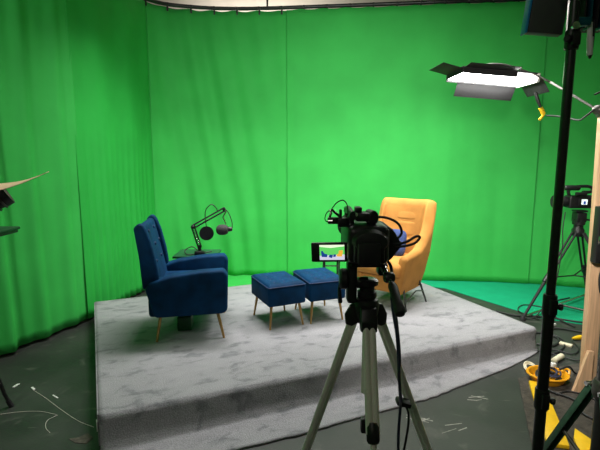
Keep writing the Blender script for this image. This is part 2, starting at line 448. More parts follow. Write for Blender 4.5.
# ------------------------------------------------------------------ blue stools
def stool():
    t = thing('footstool', 'left blue tufted velvet footstool, the one nearer the blue armchair', 'footstool', group='blue velvet footstools')
    w, d = .33, .44
    def top(u, v):
        x = (u - .5) * w; y = (v - .5) * d
        ex = 1 - abs(2 * u - 1) ** 6; ey = 1 - abs(2 * v - 1) ** 6
        z = .37 + .035 * max(0, min(ex, ey)) ** .5
        for bx in (-.085, 0, .085):
            for by in (-.14, -.05, .05, .14):
                z -= .012 * math.exp(-((x - bx) ** 2 + (y - by) ** 2) / .0005)
        return (x, y, z)
    tt = MB().grid(top, 36, 44).build('tufted_top', 'velvet', t)
    MB().box((0, 0, .29), (w + .006, d + .006, .17), bevel=.018, seg=3).build('seat', 'velvet', t)
    pp = []
    for cx, cy, a0 in ((w / 2 - .015, d / 2 - .015, 0), (-w / 2 + .015, d / 2 - .015, 90), (-w / 2 + .015, -d / 2 + .015, 180), (w / 2 - .015, -d / 2 + .015, 270)):
        for q in range(5):
            a = R(a0 + q * 22.5); pp.append((cx + .018 * math.cos(a), cy + .018 * math.sin(a), .374))
    pp.append(pp[0])
    MB().tube(pp, .005, 6).build('piping', 'velvet_dark', t)
    for bx in (-.085, 0, .085):
        for by in (-.14, -.05, .05, .14):
            MB().lathe([(.008, 0), (.007, .004), (.003, .006)], (bx, by, .391), (0, 0, 1), 10).build('tufting_button', 'velvet_dark', tt)
    for sx in (-1, 1):
        for sy in (-1, 1):
            MB().tube([(sx * .125, sy * .17, .205), (sx * .15, sy * .20, 0)], [.013, .008], 10).build('leg', 'gold', t)
    return t
s1 = stool(); s1.location = (-.195, 3.79, PZ); s1.scale = (1, 1, .96); s1.rotation_euler = (0, 0, R(25))
s2 = copy_tree(s1); s2.location = (.165, 3.93, PZ); s2.rotation_euler = (0, 0, R(20))
s2['label'] = 'right blue tufted velvet footstool, the one nearer the camcorder tripod'

# ------------------------------------------------------------------ mustard wingback chair
yc = thing('wingback_chair', 'mustard yellow high-backed wing chair with thin black metal legs', 'armchair', (.90, 4.31, PZ), math.atan2(-.785, -.62))
def shell(offset):
    def fn(u, v):
        a = (u * 2 - 1)                       # -1 right arm front .. 0 centre back .. 1 left arm front
        aa = abs(a)
        top = interp(aa, [(0, .965), (.27, .97), (.345, .965), (.385, .93), (.425, .83), (.47, .70), (.53, .60), (.62, .545), (.8, .515), (1, .50)])
        z = lerp(.15, top, v)
        if v > .93: pass
        grow = interp(z, [(.15, .70), (.30, .86), (.50, .98), (1.0, 1.06)])
        lean = -.17 * max(0, z - .35) ** 1.1
        hw = .30 * grow - offset
        xb = -.30 - .02 * (grow - 1) + offset
        xf = .30 * interp(z, [(.15, .78), (.35, .95), (.5, 1)])
        # footprint: back arc then arm straight
        if aa < .5:
            th = aa / .5 * PI / 2
            n = .55
            y = hw * math.copysign(math.sin(th) ** n, a) if aa > 0 else 0
            x = xb + (.17) * (1 - math.cos(th) ** n)
        else:
            t = (aa - .5) / .5
            y = math.copysign(hw * (1 - .04 * t), a)
            x = lerp(xb + .17, xf - offset * .3, t)
        return Vector((x + lean, y, z))
    return fn
so, si = shell(0), shell(.085)
def loop_fn(u, v):
    # v 0..1: up the outside, over the rounded rim, down the inside
    if v < .45: return so(u, v / .45)
    if v > .55: return si(u, 1 - (v - .55) / .45)
    t = (v - .45) / .1
    p = so(u, 1).lerp(si(u, 1), t); p.z += .028 * math.sin(PI * t); return p
b = MB().grid(loop_fn, 72, 44)
for u in (0, 1):        # close the arm fronts
    pass
bm = b.bm; bm.verts.ensure_lookup_table()
nv = 45
for base in (0, 72 * nv):
    ring = [bm.verts[base + j] for j in range(nv)]
    for j in range(nv // 2):
        a_, b_, c_, d_ = ring[j], ring[j + 1], ring[nv - 2 - j], ring[nv - 1 - j]
        try:
            f = bm.faces.new([a_, b_, c_, d_] if c_ is not b_ else [a_, b_, d_]); f.smooth = True
        except ValueError: pass
b.build('shell', 'mustard', yc, autosmooth=False)
MB().box((.0, 0, .26), (.50, .42, .20), bevel=.03, seg=3).build('seat_base', 'mustard', yc)
MB().box((.03, 0, .39), (.58, .475, .13), bevel=.05, seg=4).build('seat_cushion', 'mustard', yc)
def padfn(u, v):
    y = (u - .5) * .40; z = lerp(.46, .93, v)
    e = (1 - abs(2 * u - 1) ** 4) * (1 - abs(2 * v - 1) ** 6)
    x = -.215 - .17 * max(0, z - .35) ** 1.1 + .035 * e - .012 * math.exp(-((z - .78) / .012) ** 2) - .012 * math.exp(-((z - .62) / .012) ** 2) - .03
    return (x, y, z)
MB().grid(padfn, 20, 50).build('back_pad', 'mustard', yc, autosmooth=False)
for sg in (-1, 1):
    MB().tube([(-.13, sg * .215, .27), (-.20, sg * .285, 0)], .0095, 8).build('leg', 'steel_black', yc)
    MB().tube([(.15, sg * .20, .22), (.205, sg * .26, 0)], .0095, 8).build('leg', 'steel_black', yc)
    MB().tube(catmull([(-.17, sg * .262, .115), (-.02, sg * .262, .15), (.02, sg * .262, .15), (.20, sg * .262, .10)], 5), .006, 8).build('stretcher', 'steel_black', yc)
MB().tube([(-.155, -.253, .175), (-.155, .253, .175)], .006, 8).build('stretcher', 'steel_black', yc)

cu = MB()
def cush(u, v):
    th = 2 * PI * u; ph = PI * (v - .5)
    def se(c, e): return math.copysign(abs(c) ** e, c)
    x = .14 * se(math.cos(ph), .5) * se(math.cos(th), .45); y = .145 * se(math.cos(ph), .5) * se(math.sin(th), .45); z = .055 * se(math.sin(ph), 1.0)
    return (x, y, z)
cu.grid(cush, 40, 20, closed_u=True)
fw = Vector((-.62, -.785, 0)); lf = Vector((.785, -.62, 0))
from mathutils import Euler
o = cu.build('cushion', 'cushion')
o.rotation_euler = Euler((0, R(68), math.atan2(-.785, -.62) + R(12)))
o.location = Vector((.905, 4.31, PZ)) + fw * (-.09) + lf * (-.06) + Vector((0, 0, .57))
tag(o, 'blue scatter cushion leaning in the mustard wing chair', 'cushion')

# side table by the mustard chair
st = thing('side_table', 'small black metal side table partly hidden behind the camcorder screen', 'table', (.33, 4.66, PZ))
MB().box((0, 0, .375), (.34, .28, .018), bevel=.003).build('tabletop', 'blackmat', st)
for sx in (-1, 1):
    for sy in (-1, 1): MB().cyl((sx * .075, sy * .11, .366), (sx * .075, sy * .11, 0), .009, 8).build('leg', 'steel_black', st)
for sy in (-1, 1): MB().cyl((-.075, sy * .11, .30), (.075, sy * .11, .30), .007, 8).build('stretcher', 'steel_black', st)

# table with the microphone behind the armchair
mt = thing('side_table', 'dark green topped table behind the blue armchair holding the microphone', 'table', (-.99, 4.27, PZ))
MB().box((0, 0, .488), (.40, .34, .022), bevel=.004).build('tabletop', 'darkgreen', mt)
for sx in (-1, 1):
    for sy in (-1, 1): MB().cyl((sx * .06, sy * .10, .48), (sx * .08, sy * .14, 0), .012, 8).build('leg', 'steel_black', mt)

TZ = PZ + .4995
mic = thing('microphone_arm', 'black boom arm microphone clamped to the table behind the blue armchair', 'microphone', (-.94, 4.16, TZ))
A, E1, E2 = Vector((-.945, 4.16, TZ)), Vector((-1.0, 4.16, .968)), Vector((-.70, 4.16, 1.135))
b = MB().box((-.945, 4.145, TZ + .022), (.085, .06, .043), bevel=.008).cyl((-.945, 4.16, TZ + .04), (-.945, 4.16, TZ + .09), .016).box((-.905, 4.14, TZ + .02), (.03, .05, .035), bevel=.006)
b.build('clamp', 'black', mic, world=True)
def twin(a, c, nm):
    dd = (c - a).normalized(); up = Vector((-dd.z, 0, dd.x)) * .014
    b = MB().tube([a + up, c + up], .0075, 8).tube([a - up, c - up], .0075, 8)
    for t in (.02, .98):
        p = a.lerp(c, t); b.box(p, (.03, .022, .04), (0, -math.atan2(dd.z, dd.x), 0), bevel=.004)
    return b.build(nm, 'black', mic, world=True)
la = twin(A + Vector((0, 0, .08)), E1, 'lower_arm'); ua = twin(E1, E2, 'upper_arm')
sp = MB()
for a, c in ((A + Vector((0, -.014, .10)), E1), (E1 + Vector((.03, -.014, .0)), E2.lerp(E1, .45))):
    pts = []
    for i in range(90):
        t = i / 89; p = a.lerp(c, .1 + .75 * t); an = t * 2 * PI * 18
        pts.append(p + Vector((.005 * math.cos(an), .005 * math.sin(an), .004 * math.cos(an))))
    sp.tube(pts, .0015, 5)
sp.build('spring', 'chrome', mic, world=True)
MB().lathe([(.012, -.016), (.016, -.01), (.016, .01), (.012, .016)], (-1.0, 4.16, .968), (0, 1, 0), 16).build('elbow_knob', 'black', mic, world=True)
MB().tube([E2, E2 + Vector((.012, -.01, -.02)), (-.715, 4.14, 1.06), (-.69, 4.14, 1.0)], [.008, .008, .007, .006], 8).build('mic_mount', 'chrome', mic, world=True)
fm = MB().lathe([(.012, -.06), (.036, -.052), (.048, -.028), (.050, .0), (.046, .028), (.03, .048), (.01, .054)], (-.725, 4.13, .945), (-1, -.1, -.02), 20)
fo = fm.build('foam_windscreen', 'mesh', mic, world=True)
MB().lathe([(.02, 0), (.022, .01), (.022, .03), (.015, .042)], (-.672, 4.135, .948), (1, .1, .1), 16).build('mic_body', 'black', mic, world=True)
MB().tube(catmull([(-.63, 4.14, .958), (-.635, 4.15, 1.02), (-.665, 4.155, 1.10), (-.70, 4.15, 1.145)], 6), .004, 6).build('mic_cable', 'rubber', mic, world=True)
pf = MB().lathe([(.062, -.004), (.066, -.004), (.066, .004), (.062, .004)], (-.865, 4.11, .915), (.25, -1, 0), 28).build('pop_filter', 'black', mic, world=True)
MB().lathe([(.061, -.0015), (.061, .0015)], (-.865, 4.11, .915), (.25, -1, 0), 28).build('mesh_screen', 'mesh', pf, world=True)
MB().tube(catmull([(-.865, 4.112, .978), (-.875, 4.12, 1.05), (-.87, 4.13, 1.13), (-.82, 4.14, 1.18), (-.78, 4.15, 1.15), (-.765, 4.16, 1.11)], 8), .0045, 8).build('gooseneck', 'black', mic, world=True)
o = MB().tube(catmull([(-.98, 4.2, TZ + .004), (-1.06, 4.15, TZ + .006), (-1.10, 4.22, TZ + .03), (-1.04, 4.26, TZ + .06), (-.97, 4.22, TZ + .03), (-.92, 4.25, TZ + .006), (-.86, 4.3, TZ + .006)], 8), .005, 6).build('cable', 'rubber', origin=(-.98, 4.2, TZ))
tag(o, 'black cable looped on the table at the foot of the microphone arm', 'cable')

# ------------------------------------------------------------------ silver tripod in the foreground
TX, TY = .234, 1.52
tp = thing('tripod', 'silver aluminium tripod in the middle foreground under the camcorder', 'tripod', (TX, TY, 0))
HZ = 1.065
b = MB().lathe([(.020, -.040), (.030, -.036), (.036, -.015), (.040, .0), (.044, .03), (.040, .05), (.028, .058)], (0, 0, HZ), (0, 0, 1), 24)
for az in (-90, 30, 150):
    a = R(az); d = Vector((math.cos(a), math.sin(a), 0)); n = Vector((-d.y, d.x, 0))
    for sg in (-1, 1):
        b.prism([(0, -.015), (.05, -.048), (.068, -.045), (.072, -.01), (.05, .026), (0, .035)], sg * .019, sg * .029, 'xz', bevel=.003, seg=2) if False else None
    bx = MB().prism([(.0, -.02), (.045, -.052), (.07, -.048), (.074, -.01), (.052, .03), (.0, .04)], -.028, .028, 'xz', bevel=.006, seg=2)
    bx.move(Matrix.Translation((0, 0, HZ)) @ Matrix.Rotation(a, 4, 'Z'))
    me = bpy.data.meshes.new('tmp'); bx.bm.to_mesh(me); bx.bm.free(); b.bm.from_mesh(me); bpy.data.meshes.remove(me)
for f in b.bm.faces: f.smooth = True
b.build('spider', 'black', tp)
MB().cyl((0, 0, HZ - .05), (0, 0, HZ - .30), .0135).build('centre_column', 'alu', tp)
for az, rad in ((-90, .50), (33, .54), (128, .48)):
    a = R(az); d = Vector((math.cos(a), math.sin(a), 0)); n = Vector((-d.y, d.x, 0))
    P0 = d * .055 + Vector((0, 0, HZ - .02)); P1 = d * rad
    dirv = (P1 - P0); L = dirv.length; dv = dirv.normalized()
    k1 = {-90: .305, 33: .64, 128: .72}[az]
    up = MB()
    for sg in (-1, 1): up.tube([P0 + n * sg * .0105, P0 + dv * L * k1 + n * sg * .0105], .0125, 10)
    up.box((0, 0, 0), (.012, .012, L * k1 * .98)).bm
    # turn the last box into the web between the two tubes
    web = list(up.bm.verts)[-8:]
    q = Vector((0, 0, -1)).rotation_difference(dv)
    for v in web: v.co = q @ v.co + P0 + dv * (L * k1 * .5)
    leg = up.build('leg', 'alu', tp)
    c0 = P0 + dv * (L * k1)
    MB().tube([c0 - dv * .035, c0 - dv * .02, c0 + dv * .02, c0 + dv * .028], [.017, .0215, .0215, .017], 14, ell=1.0).build('leg_clamp', 'black', leg)
    MB().tube([c0, P0 + dv * L * .97], .0105, 10).build('lower_section', 'alu', leg)
    MB().tube([P0 + dv * L * .955, P0 + dv * L * .985, P1 + Vector((0, 0, .004))], [.013, .016, .012], 12).build('rubber_foot', 'rubber', leg)
    q2 = P0 + dv * (L * .28)
    if az == -90:
        MB().box(q2 + Vector((-.022, .03, -.02)), (.025, .025, .05), bevel=.005).build('brace_bracket', 'black', leg)
# head: a low pan base, a side arm at the left and a tilting plate above a gap
hd = MB().lathe([(.028, 0), (.034, .004), (.034, .022), (.026, .028), (.026, .044), (.038, .048), (.038, .062), (.030, .068)], (0, 0, HZ + .055), (0, 0, 1), 24)
hd.box((-.055, 0, HZ + .115), (.034, .06, .15), bevel=.010, seg=3).box((-.02, 0, HZ + .108), (.06, .05, .03), bevel=.006)
hd.lathe([(.030, 0), (.036, .006), (.036, .022), (.03, .028)], (-.070, -.01, HZ + .125), (-1, 0, 0), 22)
hd.box((0, .0, HZ + .178), (.125, .085, .013), bevel=.004).box((.045, -.02, HZ + .158), (.03, .05, .03), bevel=.006)
head = hd.build('fluid_head', 'black', tp)
MB().box((.01, .0, HZ + .188), (.085, .06, .007), bevel=.002).build('quick_release_plate', 'chrome', head)
MB().tube([(-.09, -.01, HZ + .125), (-.098, -.012, HZ + .09), (-.094, -.012, HZ + .04)], [.006, .006, .008], 8).build('lock_lever', 'black', head)
J = Vector((.050, -.045, HZ + .175))
ph = MB().tube([J, J + Vector((.004, -.06, -.022)), J + Vector((.010, -.095, -.040))], .0065, 10).tube([J + Vector((-.014, 0, 0)), J + Vector((-.008, -.07, -.03))], .003, 8).build('pan_handle', 'chrome', head)
MB().lathe([(.014, -.016), (.018, -.01), (.018, .01), (.014, .016)], J + Vector((.005, -.055, -.022)), (1, .2, 0), 16).build('handle_joint', 'black', ph)
MB().tube([J + Vector((.008, -.085, -.036)), J + Vector((.010, -.095, -.042)), J + Vector((.012, -.145, -.066)), J + Vector((.012, -.195, -.090)), J + Vector((.012, -.202, -.094))], [.012, .0155, .0145, .0175, .013], 14).build('grip', 'rubber', ph)

# ------------------------------------------------------------------ camcorder on it
CZ = HZ + .192
cc = thing('camcorder', 'large black camcorder with open side screen on the silver foreground tripod', 'camera', (TX - .014, TY - .01, CZ))
b = MB().box((0, .03, .068), (.135, .27, .124), bevel=.022, seg=4).box((0.0, -.07, .055), (.10, .10, .085), bevel=.012).box((.0, .05, .005), (.10, .15, .01), bevel=.002)
body = b.build('body', 'black', cc)
MB().lathe([(.052, 0), (.054, .01), (.054, .08), (.060, .09), (.066, .16), (.062, .16), (.05, .10)], (.0, .16, .07), (0, 1, 0), 28, sy=.85).build('lens_hood', 'blackmat', cc)
MB().box((-.004, -.128, .048), (.07, .03, .07), bevel=.006).build('battery', 'blackmat', body)
MB().lathe([(.030, -.085), (.050, -.08), (.060, -.06), (.062, -.02), (.055, .03), (.035, .07), (.02, .08)], (.004, -.045, .086), (0, 1, .06), 28, sx=1, sy=.66).build('eyecup', 'rubber', cc)
# hand strap on the right
MB().prism([(.055, .125), (.083, .118), (.118, .062), (.112, .052), (.078, .006), (.055, .004)], -.06, .10, 'xz', bevel=.012, seg=3).build('hand_strap', 'blackmat', cc)
MB().box((.110, -.02, .06), (.022, .025, .016), bevel=.004).build('strap_tab', 'rubber', cc)
# top handle with audio block
hb = MB().box((-.038, -.015, .155), (.03, .035, .075), bevel=.008).box((-.034, .12, .155), (.028, .03, .06), bevel=.008)
hb.tube(catmull([(-.036, -.06, .190), (-.036, 0, .194), (-.034, .08, .194), (-.034, .15, .186)], 6), .0155, 12)
hn = hb.build('handle', 'black', cc)
ab = MB().box((.012, -.03, .186), (.072, .07, .028), bevel=.008).lathe([(.020, -.03), (.024, -.026), (.024, .026), (.020, .03)], (.050, -.035, .184), (.25, -1, 0), 20).box((-.008, -.03, .208), (.03, .04, .02), bevel=.005)
ab.cyl((-.046, -.06, .158), (-.046, -.072, .158), .008, 12)
au = ab.build('audio_unit', 'black', hn)
MB().lathe([(.006, 0), (.006, .008)], (-.022, -.068, .197), (0, -1, 0), 10).build('knob', 'chrome', au)
MB().lathe([(.005, 0), (.005, .006)], (-.044, -.036, .135), (0, -1, 0), 10).build('knob', 'chrome', au)
sh = MB().box((-.075, -.02, .165), (.045, .04, .03), bevel=.005).box((-.115, -.02, .170), (.055, .022, .022), bevel=.004).box((-.085, -.02, .19), (.012, .02, .035), bevel=.003).tube([(-.085, -.02, .182), (-.11, -.02, .197), (-.125, -.02, .207)], .005, 8)
hn.scale = (.74, 1, 1); hn.location = (-.022, 0, -.032)
shoe = sh.build('microphone_mount', 'black', hn)
MB().tube([(-.136, -.02, .178), (-.128, -.025, .195), (-.132, -.022, .206)], [.005, .006, .004], 8).tube([(-.142, -.03, .170), (-.122, -.032, .171)], .004, 8).build('bare_connector', 'chrome', shoe)
MB().tube(catmull([(-.128, -.02, .205), (-.105, -.02, .228), (-.075, -.02, .238), (-.056, -.02, .222), (-.052, -.02, .185)], 8), .0022, 6).tube(catmull([(-.130, -.02, .207), (-.148, -.02, .195), (-.155, -.02, .178), (-.150, -.022, .168), (-.138, -.025, .167)], 8), .002, 6).build('thin_wire', 'rubber', hn)
# side screen
lcd = MB().box((-.005, 0, 0), (.120, .012, .066), bevel=.005)
mtx = Matrix.Translation((-.118, -.055, .038)) @ Matrix.Rotation(R(-9), 4, 'Z') @ Matrix.Rotation(R(-2.5), 4, 'Y')
lo = lcd.move(mtx).build('screen_panel', 'black', cc)
MB().box((-.062, -.03, .042), (.02, .03, .045), bevel=.005).build('screen_hinge', 'black', cc)
SC = {'g': emit('screen_green', (.12, .62, .12), 1.0), 'f': emit('screen_floor', (.62, .60, .75), 1.0), 'b': emit('screen_blue', (.01, .05, .25), 1.0), 'y': emit('screen_yellow', (.85, .42, .05), 1.0), 'w': emit('screen_white', (.85, .95, .7), 1.0)}
sc = MB()
def flat(poly, mi, dy):
    sc.mi = mi
    f = sc.bm.faces.new([sc.bm.verts.new((p[0] * .082 - .041 + .004, -.0062 - dy, p[1] * .05 - .025)) for p in poly]); f.material_index = mi
flat([(0, .28), (1, .36), (1, 1), (0, 1)], 0, 0)
flat([(0, 0), (1, 0), (1, .36), (0, .28)], 1, 0)
flat([(0, .88), (.45, .80), (1, .90), (1, 1), (0, 1)], 4, .0002)
for poly in ([(.08, .2), (.30, .18), (.31, .38), (.2, .42), (.12, .62), (.06, .58)], [(.36, .18), (.50, .12), (.54, .34), (.40, .36)], [(.54, .2), (.64, .2), (.66, .36), (.56, .37)]): flat(poly, 2, .0003)
flat([(.70, .22), (.9, .22), (.94, .64), (.78, .62), (.76, .4), (.68, .36)], 3, .0003)
sc.move(mtx)
sc.build('screen', [SC[k] for k in 'gfbyw'], lo, recalc=False, autosmooth=False)
# cables at the right
MB().tube(catmull([(.015, -.04, .152), (.06, -.05, .152), (.098, -.055, .135), (.113, -.055, .105), (.100, -.05, .082), (.075, -.045, .078), (.05, -.03, .088)], 8), .0042, 8).build('looped_cable', 'rubber', cc)
MB().tube(catmull([(.085, -.06, .065), (.12, -.08, .075), (.152, -.085, .095), (.165, -.085, .092), (.150, -.08, .072), (.115, -.07, .060), (.085, -.05, .055)], 8), .0042, 8).build('looped_cable', 'rubber', cc)

o = MB().tube(catmull([(TX + .045, TY + .01, HZ + .20), (TX + .075, TY - .03, HZ + .17), (TX + .068, TY - .10, 1.13), (TX + .082, TY - .13, 1.02), (TX + .10, TY - .10, .86), (TX + .125, TY - .02, .75), (TX + .14, TY + .04, .68), (TX + .138, TY + .045, .60), (TX + .14, TY + .05, .50), (TX + .16, TY + .10, .25), (TX + .22, TY + .0, .02), (TX + .42, TY - .2, .006), (TX + .7, TY - .45, .006)], 8), .0055, 8).tube(catmull([(TX + .05, TY - .0, HZ + .20), (TX + .082, TY - .04, 1.14), (TX + .085, TY - .12, 1.04), (TX + .092, TY - .13, .95), (TX + .095, TY - .11, .88), (TX + .13, TY - .02, .74)], 8), .0045, 8).build('cable', 'bluecable', origin=(TX + .14, TY, 0))
tag(o, 'dark blue cable hanging from the foreground camcorder along the right tripod leg', 'cable')
o = MB().tube(catmull([(TX + .152, TY + .06, .70), (TX + .175, TY + .05, .64), (TX + .165, TY + .06, .5), (TX + .15, TY + .12, .3), (TX + .20, TY + .18, .03), (TX + .3, TY - .1, .008), (TX + .55, TY - .5, .006)], 8), .0045, 8).box((TX + .156, TY + .062, .69), (.055, .045, .02), (0, R(15), 0), bevel=.006).build('cable', 'rubber', origin=(TX + .16, TY, 0))
tag(o, 'thin black cable tied to the right leg of the silver tripod', 'cable')

# ------------------------------------------------------------------ front right light stand with LED panel
LX, LY = .662, 1.15
ls = thing('light_stand', 'tall black light stand with round pole at the right foreground', 'light stand', (LX, LY, 0))
MB().cyl((0, 0, .10), (0, 0, 1.22), .0145, 20).build('lower_tube', 'steel_black', ls)
MB().cyl((0, 0, 1.20), (0, 0, 2.12), .0115, 20).build('upper_tube', 'steel_black', ls)
def collar(z, h, r, kx):
    c = MB().tube([(0, 0, z - h / 2), (0, 0, z - h / 2 + .006), (0, 0, z + h / 2 - .006), (0, 0, z + h / 2)], [r * .92, r, r, r * .92], 20).box((.0, -r, z), (.02, .012, h * .7), bevel=.003).build('collar', 'black', ls)
    MB().cyl((0, 0, z), (kx, -.015, z), .006, 8).lathe([(.007, 0), (.009, .003), (.009, .009), (.006, .012)], (kx * .8, -.012, z), (kx, -.015, 0), 14).build('knob', 'black', c)
collar(1.215, .06, .0175, .020); collar(.95, .06, .0185, .022); collar(1.885, .045, .0165, -.018)
MB().tube([(0, 0, .12), (0, 0, .24)], .028, 16).build('leg_collar', 'black', ls)
for az in (20, 140, 260):
    a = R(az); d = Vector((math.cos(a), math.sin(a), 0))
    lg = MB().tube([d * .02 + Vector((0, 0, .52)), d * .46 + Vector((0, 0, .02))], .012, 10).tube([d * .02 + Vector((0, 0, .18)), d * .25 + Vector((0, 0, .265))], .008, 8).build('leg', 'steel_black', ls)
    MB().lathe([(.016, 0), (.018, .01), (.012, .035)], d * .46, (0, 0, 1), 12).build('rubber_foot', 'rubber', lg)
MB().tube([(0, 0, .47), (0, 0, .56)], .026, 16).build('collar', 'black', ls)

pn = thing('led_light', 'flat grey LED light panel with a blue side edge on the foreground stand', 'lamp', (LX, LY, 1.9))
# a thin panel with its back to us, tipped forward, left half of the lamp head
rot = Matrix.Translation((.617, 1.185, 2.029)) @ Matrix.Rotation(R(-6), 4, 'Z') @ Matrix.Rotation(R(6), 4, 'Y')
MB().box((.004, 0, 0), (.085, .03, .245), bevel=.004).move(rot).build('housing', 'greyplate', pn, world=True)
MB().box((-.042, 0, 0), (.006, .034, .25), bevel=.002).move(rot).build('edge_strip', 'bluetrim', pn, world=True)
MB().box((-.004, .017, .0), (.06, .003, .22)).move(rot).build('diffuser', 'white', pn, world=True)
MB().lathe([(.006, 0), (.007, .003), (.007, .012), (.004, .015)], (.628, 1.146, 1.985), (0, -1, 0), 12).build('knob', 'tealmetal', pn, world=True)
MB().lathe([(.004, -.004), (.009, -.004), (.009, .004), (.004, .004)], (.653, 1.125, 1.912), (0, -1, 0), 16).build('ring', 'chrome', pn, world=True)
MB().cyl((.655, 1.15, 1.918), (.667, 1.15, 1.918), .008, 10).build('spigot', 'black', pn, world=True)
hs = thing('led_lamp_head', 'black finned lamp head with teal ribs at the top right corner', 'lamp', (.735, 1.2, 1.9))
fn_ = MB().box((.735, 1.21, 2.04), (.09, .05, .235), bevel=.006)
lampb = fn_.build('housing', 'blackmat', hs, world=True)
for i in range(6):
    MB().box((.698 + i * .0155, 1.178, 2.035), (.004, .03, .235), bevel=.0012).build('fin', 'tealmetal' if i % 2 == 1 else 'blackmat', hs, world=True)
MB().box((.69, 1.16, 1.93), (.035, .02, .02), bevel=.004).build('bracket', 'tealmetal', hs, world=True)
MB().cyl((.70, 1.19, 1.925), (.67, 1.155, 1.93), .007, 10).build('spigot', 'black', hs, world=True)
pl = MB().tube([(.712, 1.165, 1.93), (.712, 1.162, 1.895)], .006, 12).tube([(.713, 1.162, 1.895), (.715, 1.16, 1.852)], [.0075, .0065], 12)
o = pl.build('plug', 'white', hs, world=True)
MB().tube(catmull([(.728, 1.175, 1.94), (.727, 1.172, 1.91), (.724, 1.17, 1.86), (.719, 1.165, 1.848), (.715, 1.16, 1.852)], 6), .0035, 8).build('power_lead', 'rubber', hs, world=True)

# ------------------------------------------------------------------ heavy combo stand at the right edge
CX, CY = 1.365, 1.9
cs = thing('heavy_stand', 'heavy steel stand with dark green folding legs at the right edge', 'light stand', (CX, CY, 0))
MB().cyl((0, 0, .17), (0, 0, 2.3), .024, 20).build('column', 'steel_black', cs)
MB().tube([(0, 0, .53), (0, 0, .545), (0, 0, .60), (0, 0, .615)], [.035, .042, .042, .035], 20).build('leg_collar', 'grey_steel', cs)
MB().tube([(0, 0, .14), (0, 0, .20)], .036, 20).build('lower_collar', 'grey_steel', cs)
for zc in (.70, .80, .93):
    cl = MB().box((.004, -.016, zc), (.062, .06, .05), bevel=.008).build('clamp', 'black', cs)
    MB().lathe([(.012, 0), (.015, .005), (.015, .02), (.01, .026)], (-.012, -.046, zc), (0, -1, 0), 14).box((-.016, -.05, zc + .005), (.022, .008, .03), bevel=.002).build('clamp_screw', 'chrome', cl)
for az, ln in ((98, .34), (252, .42), (335, .42)):
    a = R(az); d = Vector((math.cos(a), math.sin(a), 0)); n = Vector((-d.y, d.x, 0))
    p0 = d * .06 + Vector((0, 0, .57)); p1 = d * ln + Vector((0, 0, .03))
    dv = (p1 - p0).normalized(); q = Vector((0, 0, 1)).rotation_difference(dv)
    upn = dv.cross(n)
    g = MB()
    L = (p1 - p0).length
    g.box((0, 0, 0), (.05, .006, L), bevel=.0015).box((-.022, -.012, 0), (.006, .03, L), bevel=.0015).box((.022, -.012, 0), (.006, .03, L), bevel=.0015)
    # channel: local x -> n, local y -> outward, local z -> along the leg
    mxx = Matrix((( n.x, upn.x, dv.x, 0), (n.y, upn.y, dv.y, 0), (n.z, upn.z, dv.z, 0), (0, 0, 0, 1)))
    if upn.z < 0:
        mxx = Matrix((( -n.x, -upn.x, dv.x, 0), (-n.y, -upn.y, dv.y, 0), (-n.z, -upn.z, dv.z, 0), (0, 0, 0, 1)))
    mid = (p0 + p1) / 2
    g.move(Matrix.Translation(mid) @ mxx)
    leg = g.build('leg', 'green_steel', cs)
    MB().cyl(p0 - n * .034, p0 + n * .034, .011, 12).build('hinge_bolt', 'chrome', leg)
    MB().tube([d * .035 + Vector((0, 0, .17)), p0.lerp(p1, .6)], .010, 10).build('brace', 'grey_steel', leg)
    MB().lathe([(.022, 0), (.024, .012), (.016, .04)], d * ln, (0, 0, 1), 14).build('rubber_foot', 'rubber', leg)

# ------------------------------------------------------------------ pine frame
wf = thing('wooden_frame', 'raw pine scenery frame standing at the right edge of the studio', 'frame', (2.02, 2.97, 0))
wl = R(-1.3)
def lean(bm_): return bm_.move(Matrix.Translation((2.02, 2.97, 0)) @ Matrix.Rotation(wl, 4, 'Y'))
lean(MB().box((0, 0, .95), (.095, .045, 1.90), bevel=.003)).build('stud', 'wood', wf, world=True)
lean(MB().box((.425, .0, .655), (.76, .045, .095), bevel=.003)).build('rail', 'wood', wf, world=True)
lean(MB().box((.425, .0, 1.85), (.76, .045, .095), bevel=.003)).build('rail', 'wood', wf, world=True)
lean(MB().box((.85, 0, .97), (.095, .045, 1.86), bevel=.003)).build('stud', 'wood', wf, world=True)
MB().prism([(1.885, .004), (2.0, .004), (2.0, .30), (1.965, .30)], 2.90, 2.925, 'xz').build('foot_brace', 'wood', wf, world=True)
bx = thing('power_box', 'black box with silver latch hanging on the pine frame', 'box', (1.99, 2.90, .92))
MB().box((2.02, 2.912, 1.105), (.17, .06, .375), bevel=.008).build('case', 'black', bx, world=True)
MB().box((1.955, 2.878, 1.075), (.028, .012, .05), bevel=.003).box((1.965, 2.876, 1.075), (.012, .016, .028), bevel=.002).build('latch', 'chrome', bx, world=True)
MB().tube(catmull([(2.01, 2.885, .93), (1.97, 2.87, .85), (1.975, 2.87, .76), (2.0, 2.88, .72), (2.05, 2.89, .78)], 8), .009, 8).build('power_lead', 'rubber', bx, world=True)

